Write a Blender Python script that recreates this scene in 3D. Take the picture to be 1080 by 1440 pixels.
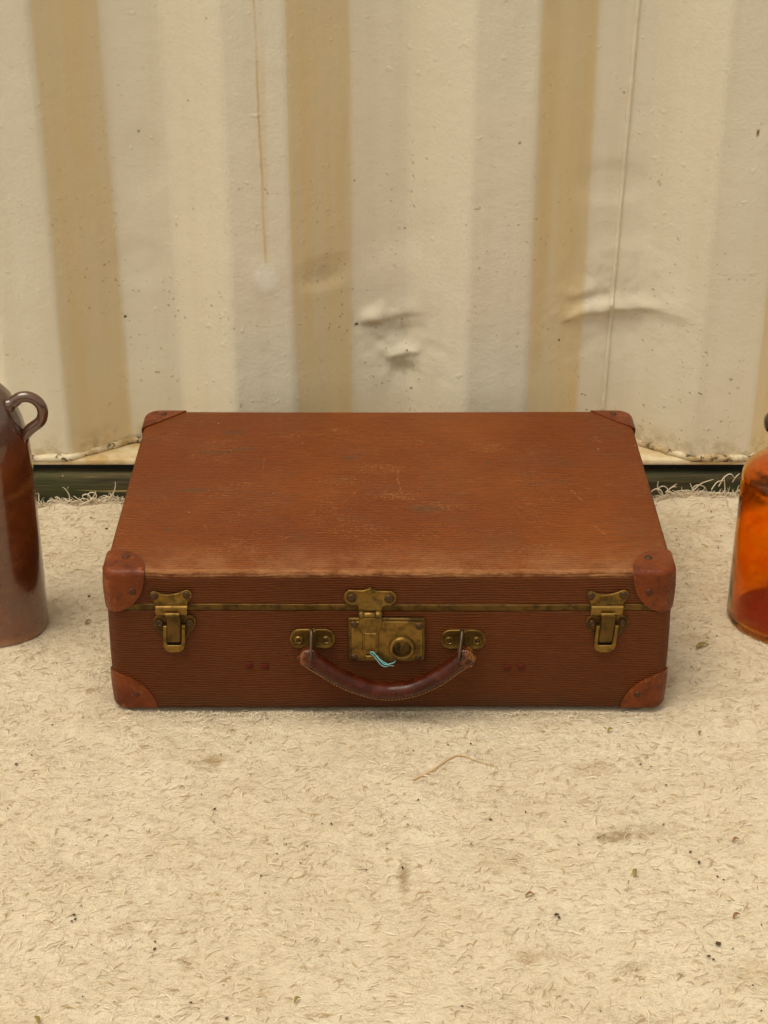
import bpy, bmesh, math, random
import numpy as np
from mathutils import Vector
R = math.radians
random.seed(4); rng = np.random.default_rng(11)

for o in list(bpy.data.objects): bpy.data.objects.remove(o, do_unlink=True)
scene = bpy.context.scene
col = scene.collection

# ------------------------------------------------------------------ camera, sky, sun, exposure
PITCH, FPX = R(28.5), 2450.0            # pitch below the horizon, focal length in photo pixels (1440 high)
CAMY, CAMZ = -1.745, 1.0885
cam = bpy.data.cameras.new('camera'); cam_o = bpy.data.objects.new('camera', cam); col.objects.link(cam_o)
cam_o.location = (0, CAMY, CAMZ); cam_o.rotation_euler = (math.pi/2 - PITCH, 0, 0)
cam.sensor_fit = 'VERTICAL'; cam.sensor_height = 36; cam.lens = FPX*36/1440
cam.clip_start = 0.05; cam.clip_end = 200
scene.camera = cam_o

SUN_EL, SUN_AZ = R(70), R(-58)          # azimuth measured from the camera side (-y) towards +x
world = bpy.data.worlds.new('World'); scene.world = world; world.use_nodes = True
wn = world.node_tree; wn.nodes.clear()
sky = wn.nodes.new('ShaderNodeTexSky'); sky.sky_type = 'NISHITA'; sky.sun_disc = False
sky.sun_elevation = SUN_EL; sky.air_density = 1.0; sky.dust_density = 4.0; sky.ozone_density = 0.6
sdir = Vector((math.sin(SUN_AZ)*math.cos(SUN_EL), -math.cos(SUN_AZ)*math.cos(SUN_EL), math.sin(SUN_EL)))
sky.sun_rotation = math.atan2(sdir.x, sdir.y)
hs = wn.nodes.new('ShaderNodeHueSaturation'); hs.inputs['Saturation'].default_value = 0.12
tint = wn.nodes.new('ShaderNodeMix'); tint.data_type = 'RGBA'; tint.blend_type = 'MULTIPLY'
tint.inputs[0].default_value = 1.0; tint.inputs[7].default_value = (1.0, 0.91, 0.75, 1)
bg = wn.nodes.new('ShaderNodeBackground'); bg.inputs['Strength'].default_value = 0.15
wo = wn.nodes.new('ShaderNodeOutputWorld')
wn.links.new(sky.outputs[0], hs.inputs['Color']); wn.links.new(hs.outputs[0], tint.inputs[6])
wn.links.new(tint.outputs[2], bg.inputs['Color']); wn.links.new(bg.outputs[0], wo.inputs[0])
sun = bpy.data.lights.new('sun', 'SUN'); sun.energy = 0.8; sun.angle = R(40); sun.color = (1.0, 0.93, 0.80)
sun_o = bpy.data.objects.new('sun', sun); col.objects.link(sun_o); sun_o.location = (-2, -2, 4)
sun_o.rotation_euler = (-sdir).to_track_quat('-Z', 'Y').to_euler()
vs = scene.view_settings
vs.view_transform = 'Standard'; vs.look = 'None'; vs.gamma = 1; vs.use_curve_mapping = False; vs.exposure = 0.22
cy = scene.cycles; cy.max_bounces = 10; cy.diffuse_bounces = 3; cy.glossy_bounces = 3; cy.transmission_bounces = 10; cy.use_adaptive_sampling = True; cy.adaptive_threshold = 0.02

# ------------------------------------------------------------------ measuring helpers
def ray_z(py, hor):                      # height seen at photo row py at horizontal distance hor
    return CAMZ - hor*math.tan(PITCH + math.atan((py-720)/FPX))
def xat(px, hor, z):
    return (px-540)/FPX*(hor*math.cos(PITCH) + (CAMZ-z)*math.sin(PITCH))
def on_plane(px, py, y):                 # point on the upright plane y
    hor = y - CAMY; z = ray_z(py, hor); return xat(px, hor, z), z
def on_floor(px, py, z=0.0):
    hor = (CAMZ-z)/math.tan(PITCH + math.atan((py-720)/FPX)); return xat(px, hor, z), hor + CAMY

_tabs = {}
def vnoise(x, y, cell, seed=0):          # smooth value noise in -1..1
    if seed not in _tabs: _tabs[seed] = np.random.default_rng(seed+100).uniform(-1, 1, (256, 256))
    T = _tabs[seed]; u = np.asarray(x)/cell + 37.3; v = np.asarray(y)/cell + 11.7
    i = np.floor(u).astype(int); j = np.floor(v).astype(int); fu = u-i; fv = v-j
    fu = fu*fu*(3-2*fu); fv = fv*fv*(3-2*fv); i &= 255; j &= 255; i1 = (i+1) & 255; j1 = (j+1) & 255
    return (T[i, j]*(1-fu)+T[i1, j]*fu)*(1-fv) + (T[i, j1]*(1-fu)+T[i1, j1]*fu)*fv

# ------------------------------------------------------------------ material helpers
class NT:
    def __init__(s, name):
        s.m = bpy.data.materials.new(name); s.m.use_nodes = True; s.t = s.m.node_tree
        s.b = s.t.nodes['Principled BSDF']; s.co = s.t.nodes.new('ShaderNodeTexCoord').outputs['Object']
    def n(s, typ, **kw):
        o = s.t.nodes.new(typ)
        for k, v in kw.items(): setattr(o, k, v)
        return o
    def put(s, sock, v):
        if v is None: return
        if hasattr(v, 'is_output') or isinstance(v, bpy.types.NodeSocket): s.t.links.new(v, sock)
        elif isinstance(v, (tuple, list)) and len(v) == 3 and sock.type == 'RGBA': sock.default_value = (*v, 1)
        else: sock.default_value = v
    def math(s, op, a, b=None, c=None):
        o = s.n('ShaderNodeMath', operation=op)
        for k, v in enumerate((a, b, c)):
            if v is not None: s.put(o.inputs[k], v)
        return o.outputs[0]
    def sep(s, v): 
        o = s.n('ShaderNodeSeparateXYZ'); s.put(o.inputs[0], v); return o.outputs
    def comb(s, x=0., y=0., z=0.):
        o = s.n('ShaderNodeCombineXYZ')
        for k, v in enumerate((x, y, z)): s.put(o.inputs[k], v)
        return o.outputs[0]
    def mp(s, scale=(1, 1, 1), loc=(0, 0, 0), v=None):
        o = s.n('ShaderNodeMapping'); s.put(o.inputs[0], v or s.co); o.inputs['Scale'].default_value = scale
        o.inputs['Location'].default_value = loc; return o.outputs[0]
    def noise(s, scale, detail=3, rough=.55, v=None, dist=0., colr=False):
        o = s.n('ShaderNodeTexNoise'); s.put(o.inputs['Vector'], v or s.co); o.inputs['Scale'].default_value = scale
        o.inputs['Detail'].default_value = detail; o.inputs['Roughness'].default_value = rough
        o.inputs['Distortion'].default_value = dist; return o.outputs[1 if colr else 0]
    def voro(s, scale, v=None, out=0, feature='F1'):
        o = s.n('ShaderNodeTexVoronoi', feature=feature); s.put(o.inputs['Vector'], v or s.co); o.inputs['Scale'].default_value = scale
        return o.outputs[out]
    def ramp(s, v, a, b, lo=0., hi=1., smooth=True):
        o = s.n('ShaderNodeMapRange'); o.interpolation_type = 'SMOOTHSTEP' if smooth else 'LINEAR'
        s.put(o.inputs[0], v)
        for k, q in zip((1, 2, 3, 4), (a, b, lo, hi)): o.inputs[k].default_value = q
        return o.outputs[0]
    def mix(s, f, a, b, mode='MIX'):
        o = s.n('ShaderNodeMix', data_type='RGBA', blend_type=mode); s.put(o.inputs[0], f); s.put(o.inputs[6], a); s.put(o.inputs[7], b)
        return o.outputs[2]
    def bump(s, h, dist, strength=1., nrm=None):
        o = s.n('ShaderNodeBump'); o.inputs['Distance'].default_value = dist; o.inputs['Strength'].default_value = strength
        s.put(o.inputs['Height'], h); s.put(o.inputs['Normal'], nrm); return o.outputs[0]
    def spot(s, c, r, wob=.35, axes='xyz', soft=(1., .2), v=None):   # soft blob round point c with radii r
        d = s.n('ShaderNodeVectorMath', operation='SUBTRACT'); s.put(d.inputs[0], v or s.co); d.inputs[1].default_value = c
        m = s.n('ShaderNodeVectorMath', operation='MULTIPLY'); s.t.links.new(d.outputs[0], m.inputs[0]); m.inputs[1].default_value = tuple(0 if q == 0 else 1/q for q in r)
        l = s.n('ShaderNodeVectorMath', operation='LENGTH'); s.t.links.new(m.outputs[0], l.inputs[0])
        if wob:
            b = min(q for q in r if q); key = 50 if b > .03 else (130 if b > .009 else 330)
            if key not in s.__dict__.setdefault('cache', {}): s.cache[key] = s.noise(key, 2)
            nz = s.cache[key]
            w = s.math('MULTIPLY_ADD', nz, wob*2, -wob); q = s.math('ADD', l.outputs['Value'], w)
        else: q = l.outputs['Value']
        return s.ramp(q, soft[0], soft[1])
    def done(s, color=None, rough=None, metal=None, normal=None, **kw):
        if color is not None: s.put(s.b.inputs['Base Color'], color)
        if rough is not None: s.put(s.b.inputs['Roughness'], rough)
        if metal is not None: s.put(s.b.inputs['Metallic'], metal)
        if normal is not None: s.put(s.b.inputs['Normal'], normal)
        for k, v in kw.items(): s.put(s.b.inputs[k], v)
        return s.m

# ------------------------------------------------------------------ object helpers
def link(o, parent=None):
    col.objects.link(o)
    if parent is not None: o.parent = parent
    return o
def tag(o, label=None, cat=None, group=None, kind=None):
    for k, v in (('label', label), ('category', cat), ('group', group), ('kind', kind)):
        if v: o[k] = v
    return o
def empty(name, loc): 
    o = bpy.data.objects.new(name, None); o.location = loc; o.empty_display_size = .05; return link(o)
def mesh(name, verts, faces, mat, parent=None, smooth=True, fix=True, auto=None):
    me = bpy.data.meshes.new(name); me.from_pydata([tuple(v) for v in verts], [], faces)
    if fix:
        bm = bmesh.new(); bm.from_mesh(me); bmesh.ops.remove_doubles(bm, verts=bm.verts, dist=1e-6)
        bmesh.ops.recalc_face_normals(bm, faces=bm.faces); bm.to_mesh(me); bm.free()
    if smooth: me.polygons.foreach_set('use_smooth', [True]*len(me.polygons))
    if auto is not None: me.set_sharp_from_angle(angle=R(auto))
    me.materials.append(mat)
    return link(bpy.data.objects.new(name, me), parent)
def fast_mesh(name, V, Q, mat, parent=None, smooth=True):
    """V (n,3), Q (m,4) or (m,3) numpy arrays"""
    me = bpy.data.meshes.new(name); k = Q.shape[1]
    me.vertices.add(len(V)); me.vertices.foreach_set('co', np.ascontiguousarray(V, dtype=np.float32).ravel())
    me.loops.add(Q.size); me.loops.foreach_set('vertex_index', np.ascontiguousarray(Q, dtype=np.int32).ravel())
    me.polygons.add(len(Q)); me.polygons.foreach_set('loop_start', np.arange(0, Q.size, k, dtype=np.int32))
    me.update(calc_edges=True)
    if smooth: me.polygons.foreach_set('use_smooth', np.ones(len(Q), dtype=bool))
    me.validate(); me.materials.append(mat)
    return link(bpy.data.objects.new(name, me), parent)
def grid_faces(nu, nv):
    i = np.arange(nu-1)[:, None]*nv + np.arange(nv-1)[None, :]
    i = i.ravel(); return np.stack([i, i+nv, i+nv+1, i+1], 1)

def inset_poly(P, b):
    n = len(P); out = []
    area = sum(P[i][0]*P[(i+1) % n][1]-P[(i+1) % n][0]*P[i][1] for i in range(n)); sg = 1 if area > 0 else -1
    for i in range(n):
        p0, p1, p2 = P[i-1], P[i], P[(i+1) % n]
        e1 = (p1[0]-p0[0], p1[1]-p0[1]); e2 = (p2[0]-p1[0], p2[1]-p1[1])
        l1 = math.hypot(*e1) or 1e-9; l2 = math.hypot(*e2) or 1e-9
        n1 = (-e1[1]/l1*sg, e1[0]/l1*sg); n2 = (-e2[1]/l2*sg, e2[0]/l2*sg)
        k = (n1[0]+n2[0], n1[1]+n2[1]); d = max(1+n1[0]*n2[0]+n1[1]*n2[1], .35)
        out.append((p1[0]+k[0]/d*b, p1[1]+k[1]/d*b))
    return out
def smooth_poly(P, n=3):
    for _ in range(n):
        Q = []
        for i in range(len(P)):
            a, b = P[i], P[(i+1) % len(P)]
            Q += [(a[0]*.75+b[0]*.25, a[1]*.75+b[1]*.25), (a[0]*.25+b[0]*.75, a[1]*.25+b[1]*.75)]
        P = Q
    return P
def plate(name, P, y0, th, mat, parent, bev=.0004, lip=0.):
    """stamped plate: outline P in (x,z), back at y0, thickness th towards -y; lip > 0 raises a rolled rim"""
    n = len(P); rings = [[(p[0], y0, p[1]) for p in P], [(p[0], y0-th+bev, p[1]) for p in P]]
    A = inset_poly(P, bev); rings.append([(p[0], y0-th, p[1]) for p in A])
    if lip:
        B = inset_poly(P, bev+lip); rings.append([(p[0], y0-th, p[1]) for p in B])
        Cc = inset_poly(P, bev+lip*1.8); rings.append([(p[0], y0-th+lip*.6, p[1]) for p in Cc])
    V = [v for r in rings for v in r]; F = []
    for k in range(len(rings)-1):
        for i in range(n):
            j = (i+1) % n; F.append((k*n+i, k*n+j, (k+1)*n+j, (k+1)*n+i))
    F.append(tuple(range(n-1, -1, -1))); F.append(tuple(range((len(rings)-1)*n, len(rings)*n)))
    return mesh(name, V, F, mat, parent, auto=40)
def lathe(name, prof, mat, parent=None, seg=48, axis='z', at=(0, 0, 0), auto=45, close=False):
    """revolve (r,h) pairs; axis 'y' points the height to -y"""
    V, F = [], []; n = len(prof)
    for i in range(seg):
        a = 2*math.pi*i/seg; c, s_ = math.cos(a), math.sin(a)
        for r, h in prof:
            V.append((at[0]+r*c, at[1]+r*s_, at[2]+h) if axis == 'z' else (at[0]+r*c, at[1]-h, at[2]+r*s_))
    for i in range(seg):
        j = (i+1) % seg
        for k in range(n if close else n-1):
            k2 = (k+1) % n
            F.append((i*n+k, j*n+k, j*n+k2, i*n+k2))
    o = mesh(name, V, F, mat, parent, auto=auto)
    return o
def catmull(P, m=8):
    P = [Vector(p) for p in P]; Q = [P[0]*2-P[1]]+P+[P[-1]*2-P[-2]]; out = []
    for i in range(1, len(Q)-2):
        a, b, c, d = Q[i-1:i+3]
        for k in range(m):
            t = k/m; out.append(.5*((2*b)+(c-a)*t+(2*a-5*b+4*c-d)*t*t+(3*b-a-3*c+d)*t**3))
    out.append(P[-1]); return out
def tube_data(P, rad, seg=8, cap=True, up=Vector((0, 0, 1))):
    P = [Vector(p) for p in P]; n = len(P); V, F = [], []
    prev = None
    for i in range(n):
        t = (P[min(i+1, n-1)]-P[max(i-1, 0)]).normalized()
        if prev is None: 
            u = t.orthogonal().normalized()
        else:
            u = (prev - t*prev.dot(t)).normalized()
        prev = u; w = t.cross(u); r = rad[i] if hasattr(rad, '__len__') else rad
        for k in range(seg):
            a = 2*math.pi*k/seg; V.append(P[i]+u*r*math.cos(a)+w*r*math.sin(a))
    for i in range(n-1):
        for k in range(seg):
            k2 = (k+1) % seg; F.append((i*seg+k, i*seg+k2, (i+1)*seg+k2, (i+1)*seg+k))
    if cap: F.append(tuple(range(seg-1, -1, -1))); F.append(tuple(range((n-1)*seg, n*seg)))
    return V, F
def tube(name, P, rad, mat, parent=None, seg=8, **kw):
    V, F = tube_data(P, rad, seg); return mesh(name, V, F, mat, parent, auto=60, **kw)

# ------------------------------------------------------------------ materials
XP, X0 = 0.2975, -0.1152                 # corrugation pitch, start of one slope
WO, WI = 2.050+CAMY, 2.104+CAMY          # outer and inner plane of the corrugated sheet
def wall_pt(px, py, y): x, z = on_plane(px, py, y); return (x, y, z)

def wall_mat():
    m = NT('container_paint'); x, y, z = m.sep(m.co)
    base = m.mix(m.noise(3.2, 4), (.78, .705, .54), (.83, .765, .61))
    base = m.mix(m.ramp(m.noise(1, 4, v=m.mp((34, 34, 1.5))), .4, .75, 0, .30), base, (.70, .61, .43))       # faint streaks
    # ochre tone on the right-facing slope of each fold, broken into streaks
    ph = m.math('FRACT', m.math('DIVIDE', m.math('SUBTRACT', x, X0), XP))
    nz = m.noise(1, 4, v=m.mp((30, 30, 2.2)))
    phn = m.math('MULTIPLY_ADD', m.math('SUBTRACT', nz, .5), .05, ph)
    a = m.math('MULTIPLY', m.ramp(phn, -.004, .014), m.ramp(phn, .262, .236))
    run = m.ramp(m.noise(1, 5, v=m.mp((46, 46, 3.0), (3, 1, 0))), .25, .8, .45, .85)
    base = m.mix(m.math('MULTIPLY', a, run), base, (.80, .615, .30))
    # rust drip lines
    for (px0, px1, py1, w, f) in ((357, 373, 372, .0017, .6), (366, 375, 372, .0040, .2), (777, 757, 520, .010, .14), (830, 808, 470, .012, .14)):
        xa, za = on_plane(px0, 0, WO); xb, zb = on_plane(px1, py1, WO)
        xl = m.math('MULTIPLY_ADD', m.math('SUBTRACT', z, za), (xb-xa)/(zb-za), xa)
        xl = m.math('MULTIPLY_ADD', m.math('SUBTRACT', m.noise(14, 2), .5), .006, xl)
        d = m.math('ABSOLUTE', m.math('SUBTRACT', x, xl))
        k = m.math('MULTIPLY', m.ramp(d, w*1.6, w*.2), m.ramp(z, zb-.02, zb+.02))
        k = m.math('MULTIPLY', k, m.ramp(m.noise(1, 3, v=m.mp((20, 20, 9))), .3, .6, .35, 1))
        base = m.mix(m.math('MULTIPLY', k, f), base, (.58, .38, .12))
    # rust freckles, thicker towards the foot of the sheet
    low = m.ramp(z, .75, .05)
    big = m.noise(9, 3)
    fr = m.math('MULTIPLY', m.ramp(m.noise(150, 2, .5), .66, .72), m.ramp(big, .42, .62))
    base = m.mix(m.math('MULTIPLY', fr, m.ramp(low, 0, 1, .15, .75)), base, (.33, .21, .09))
    vd = m.voro(30); vc = m.voro(30, out=1)
    vr = m.sep(vc)[0]
    sp = m.math('MULTIPLY', m.ramp(m.math('SUBTRACT', vd, m.math('MULTIPLY', vr, .062)), .015, -.01), m.ramp(vr, .70, .74))
    base = m.mix(m.math('MULTIPLY', sp, m.ramp(low, 0, 1, .35, .95)), base, (.10, .06, .03))
    # grime gathered at the foot
    gr = m.math('MULTIPLY', m.ramp(z, .10, .056), m.ramp(m.noise(38, 5, .7), .40, .62))
    base = m.mix(m.math('MULTIPLY', gr, .6), base, (.38, .27, .095))
    for (px, py, rr, k, wy) in ((566, 512, (.030, .08, .02), .5, WI), (525, 456, (.018, .08, .008), .4, WI), (800, 468, (.012, .08, .006), .55, WO), (455, 395, (.035, .1, .016), .35, WO), (880, 470, (.05, .08, .008), .3, WO)):  # browner patches at and just under the dents
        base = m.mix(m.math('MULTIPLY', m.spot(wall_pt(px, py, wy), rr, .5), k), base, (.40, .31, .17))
    base = m.mix(m.math('MULTIPLY', m.spot(wall_pt(374, 390, WO), (.021, .08, .024), .15, soft=(1, .45)), .9), base, (.88, .84, .71))
    xr, zr = on_plane(1066, 187, WO)
    base = m.mix(m.spot((xr, WO, zr), (.003, .08, .006), .5), base, (.20, .08, .03))
    h = m.math('ADD', m.noise(210, 3, .6), m.math('MULTIPLY', m.noise(60, 3), 1.4))
    h = m.math('ADD', h, m.math('MULTIPLY', sp, -.6))
    blis = m.ramp(m.noise(75, 1), .68, .78)
    h = m.math('ADD', h, m.math('MULTIPLY', blis, .8))
    return m.done(base, m.ramp(m.noise(20, 3), .3, .7, .42, .6), normal=m.bump(h, .0006, .7), **{'Specular IOR Level': .4})

def rail_cream():
    m = NT('grimy_cream_paint'); n = m.noise(22, 5, .65)
    c = m.mix(m.ramp(n, .40, .66), (.74, .65, .45), (.40, .27, .11))
    c = m.mix(m.ramp(m.noise(75, 4, .7), .52, .62), c, (.10, .065, .025))
    return m.done(c, .65, normal=m.bump(m.noise(90, 4), .002, .8))
def flange_mat():
    m = NT('rusty_cream_paint'); n = m.noise(14, 5, .65)
    c = m.mix(m.ramp(n, .36, .62), (.72, .62, .42), (.52, .35, .14))
    c = m.mix(m.ramp(m.noise(40, 4, .7), .60, .68), c, (.16, .09, .035))
    return m.done(c, .65, normal=m.bump(m.noise(70, 4), .002, .7))
def web_mat():
    m = NT('slate_blue_paint'); return m.done(m.mix(m.noise(12, 4), (.022, .025, .030), (.036, .039, .043)), .55, normal=m.bump(m.noise(60, 4), .001, .5))
def timber_mat():
    m = NT('mossy_timber'); g = m.noise(1, 5, .65, v=m.mp((5, 50, 75)))
    c = m.mix(m.ramp(g, .38, .64), (.030, .025, .011), (.105, .082, .032))
    c = m.mix(m.ramp(m.noise(18, 4, v=m.mp((.5, 1, 2))), .35, .6, 0, .8), c, (.040, .050, .012))
    c = m.mix(m.ramp(m.noise(1, 3, .6, v=m.mp((6, 40, 170))), .63, .70), c, (.38, .29, .10))
    c = m.mix(m.ramp(m.noise(160, 2), .72, .76), c, (.42, .36, .22))
    return m.done(c, .9, normal=m.bump(g, .003, 1))
def carpet_mat(name, fibre=False):
    m = NT(name)
    c = m.mix(m.ramp(m.noise(5, 4), .35, .65), (.69, .585, .425), (.735, .64, .48))
    c = m.mix(m.ramp(m.noise(24, 4, .6), .45, .72, 0, .45), c, (.64, .525, .36))
    c = m.mix(m.ramp(m.noise(110, 3, .6, v=m.mp((.55, 1, 1))), .52, .72, 0, .5), c, (.50, .375, .22))
    for (px, py, rx, ry, k, cc) in ((303, 1068, .017, .012, .75, (.40, .26, .11)), (868, 1178, .036, .012, .7, (.26, .17, .075)), (905, 1170, .05, .018, .35, (.36, .25, .12)), (568, 1232, .008, .03, .65, (.33, .22, .10)),
                                (832, 1080, .03, .018, .4, (.45, .31, .15)), (175, 1305, .02, .02, .4, (.42, .29, .14)), (745, 1348, .02, .012, .45, (.40, .27, .13)), (1060, 1370, .03, .03, .3, (.45, .32, .16)), (690, 1200, .06, .05, .18, (.45, .33, .18)),
                                (230, 1200, .07, .05, .18, (.48, .35, .18)), (890, 1362, .02, .012, .4, (.38, .26, .12)), (980, 900, .03, .02, .35, (.45, .32, .17))):
        x, y = on_floor(px, py)
        c = m.mix(m.math('MULTIPLY', m.spot((x, y, 0), (rx, ry, .5), .6), k), c, cc)
    if fibre:
        r = m.n('ShaderNodeNewGeometry').outputs['Random Per Island']
        c = m.mix(m.ramp(r, .0, 1., .0, .55, False), c, (.78, .695, .55))
        c = m.mix(m.ramp(r, .95, 1., 0, .75, False), c, (.50, .35, .18))
        return m.done(c, .9, **{'Specular IOR Level': .1})
    h = m.math('ADD', m.noise(420, 3, .7), m.math('MULTIPLY', m.noise(150, 4, .7, v=m.mp((.5, 1, 1)), dist=1.2), 1.5))
    return m.done(c, .95, normal=m.bump(h, .0022, .8), **{'Specular IOR Level': .1})

FYW, CYY = -0.189, 0.008                  # suitcase front in the world, centre of the suitcase
FY = FYW - CYY                            # local y of the suitcase front
def fibre_mat():
    """ribbed brown fibreboard covering, scuffed"""
    m = NT('ribbed_brown_fibreboard'); x, y, z = m.sep(m.co)
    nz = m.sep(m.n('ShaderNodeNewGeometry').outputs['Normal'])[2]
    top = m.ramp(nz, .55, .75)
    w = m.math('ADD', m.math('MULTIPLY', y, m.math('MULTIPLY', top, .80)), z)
    wob = m.math('ADD', m.math('MULTIPLY', m.noise(5, 2), .016), m.math('MULTIPLY', m.noise(1, 3, v=m.mp((34, 90, 90))), .0034))
    ph = m.math('ADD', w, wob)
    rib = m.math('SINE', m.math('MULTIPLY', ph, 2*math.pi/.0030))
    rib01 = m.math('MULTIPLY_ADD', rib, .5, .5)
    dash = m.noise(1, 3, .6, v=m.mp((40, 300, 300)))
    c = m.mix(m.ramp(m.noise(4, 4), .35, .68), (.168, .037, .0050), (.228, .057, .0085))
    c = m.mix(m.ramp(m.noise(13, 4, .6), .45, .75, 0, .5), c, (.155, .058, .022))
    c = m.mix(m.math('MULTIPLY', m.math('SUBTRACT', 1., top), .66), c, (.064, .018, .0042))       # deeper brown on all but the upward faces
    groove = m.math('MULTIPLY', m.ramp(rib01, .42, .02), m.ramp(dash, .28, .6, .15, 1))
    c = m.mix(m.math('MULTIPLY', groove, m.math('MULTIPLY_ADD', top, .12, .42)), c, (.045, .015, .006))
    ridge = m.math('MULTIPLY', m.ramp(rib01, .6, 1.), m.ramp(m.noise(1, 4, .7, v=m.mp((90, 200, 200))), .45, .7))
    c = m.mix(m.math('MULTIPLY', ridge, .13), c, (.40, .17, .06))
    # scuffed patches where the ribs are rubbed pale
    rub = m.math('MULTIPLY', m.ramp(rib01, .35, .9, .35, 1), m.ramp(m.noise(1, 5, .75, v=m.mp((300, 430, 430))), .50, .62))
    tops = [(-.012, .030, .05, .022, .8), (.006, -.035, .05, .018, .9), (.055, -.06, .06, .02, .6), (.115, .085, .035, .02, .7), (-.115, .12, .03, .014, .6), (-.06, .0, .05, .02, .65), (-.165, -.01, .05, .02, .45),
            (.03, .105, .05, .02, .4), (.16, .01, .06, .03, .35), (.23, -.02, .03, .02, .4), (.1, -.12, .1, .02, .3), (-.2, .1, .05, .04, .35)]
    acc = None
    for (sx, sy, rx, ry, k) in tops:
        s = m.math('MULTIPLY', m.spot((sx, sy, .175), (rx, ry, .02), .5), k); acc = s if acc is None else m.math('MAXIMUM', acc, s)
    acc = m.math('MAXIMUM', acc, m.math('MULTIPLY', top, m.ramp(m.noise(11, 4, .7), .46, .75, .10, .6)))
    c = m.mix(m.math('MULTIPLY', rub, acc), c, (.46, .235, .085))
    # dark bruises
    acc = None
    for (sx, sy, rx, ry, k) in ((-.205, .075, .03, .007, .7), (-.17, .085, .02, .006, .7), (-.215, -.02, .03, .007, .65), (-.045, .06, .014, .006, .7), (-.185, .13, .02, .008, .6), (.04, -.065, .03, .012, .6), (-.045, .055, .006, .005, .8), (-.24, -.11, .004, .008, .7),
                                (.2, .05, .03, .02, .3), (.115, .045, .008, .006, .6), (-.13, -.03, .006, .005, .6), (-.1, .11, .006, .006, .5), (.19, .0, .02, .01, .35)):
        s = m.math('MULTIPLY', m.spot((sx, sy, .175), (rx, ry, .02), .7), k); acc = s if acc is None else m.math('MAXIMUM', acc, s)
    c = m.mix(m.math('MULTIPLY', acc, m.ramp(m.noise(130, 3, .7), .3, .6, .3, 1)), c, (.085, .050, .026))
    # fine scratches
    n60 = m.math('MULTIPLY', m.noise(60, 2), .007); n_sc = m.ramp(m.noise(190, 2, .7), .38, .6)
    for (ax, ay, bx, by, w_, k) in ((.01, .03, .012, -.03, .0007, .7), (-.145, .03, -.145, .06, .0006, .5), (-.005, -.03, .03, -.045, .0008, .7), (.215, -.045, .205, -.02, .0007, .7), (.222, -.10, .232, -.12, .0007, .7), (.185, -.05, .18, -.035, .0006, .5),
                                    (-.09, .115, -.06, .14, .0006, .5), (-.105, -.125, -.12, -.135, .0008, .6), (.06, .06, .14, .1, .0005, .45), (.245, .12, .25, .10, .0007, .6), (-.035, -.02, -.05, -.05, .0005, .4), (-.2, -.1, -.196, -.12, .0005, .5), (.13, .02, .09, .0, .0005, .4)):
        L = math.hypot(bx-ax, by-ay); dx, dy = (bx-ax)/L, (by-ay)/L
        px_ = m.math('SUBTRACT', x, ax); py_ = m.math('SUBTRACT', y, ay)
        t = m.math('ADD', m.math('MULTIPLY', px_, dx), m.math('MULTIPLY', py_, dy))
        q = m.math('ABSOLUTE', m.math('ADD', m.math('MULTIPLY', px_, -dy), m.math('ADD', n60, m.math('MULTIPLY_ADD', py_, dx, -.0035))))
        s = m.math('MULTIPLY', m.ramp(q, w_*1.4, w_*.3), m.math('MULTIPLY', m.ramp(t, -.002, .003), m.ramp(t, L+.002, L-.003)))
        s = m.math('MULTIPLY', s, m.math('MULTIPLY', top, k*.62)); s = m.math('MULTIPLY', s, n_sc); c = m.mix(s, c, (.52, .28, .11))
    # rubbed pale along the front crest of the lid, paper core showing
    cr = m.math('ADD', m.math('ABSOLUTE', m.math('ADD', y, -FY-.004)), m.math('ABSOLUTE', m.math('SUBTRACT', z, .1695)))
    cr = m.math('MULTIPLY_ADD', m.noise(1, 4, .7, v=m.mp((50, 120, 120))), .010, cr)
    crk = m.math('MULTIPLY', m.ramp(cr, .0135, .008), m.ramp(m.noise(1, 5, .75, v=m.mp((70, 160, 160))), .34, .62, .1, 1.))
    c = m.mix(m.math('MULTIPLY', crk, .65), c, (.40, .185, .07))
    soft = m.math('MULTIPLY', m.ramp(y, FY+.07, FY+.01), top)
    c = m.mix(m.math('MULTIPLY', soft, m.ramp(m.noise(38, 5, .7), .35, .7, .05, .40)), c, (.36, .17, .075))
    # darker brown towards the foot, and pale flecks
    c = m.mix(m.math('MULTIPLY', m.ramp(z, .03, .0), m.ramp(m.noise(20, 4), .3, .7, .2, .7)), c, (.06, .03, .014))
    vd = m.voro(70); vr = m.sep(m.voro(70, out=1))[1]
    fl = m.math('MULTIPLY', m.ramp(vd, .075, .045), m.ramp(vr, .955, .96)); c = m.mix(m.math('MULTIPLY', fl, .8), c, (.62, .45, .27))
    h = m.math('ADD', m.math('MULTIPLY', rib01, m.ramp(dash, .25, .6, .4, 1)), m.math('MULTIPLY', m.noise(420, 3), .35))
    ro = m.mix(m.noise(25, 4), (.42,)*3, (.58,)*3)
    return m.done(c, ro, normal=m.bump(h, .0009, .8), **{'Specular IOR Level': .14})
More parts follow.
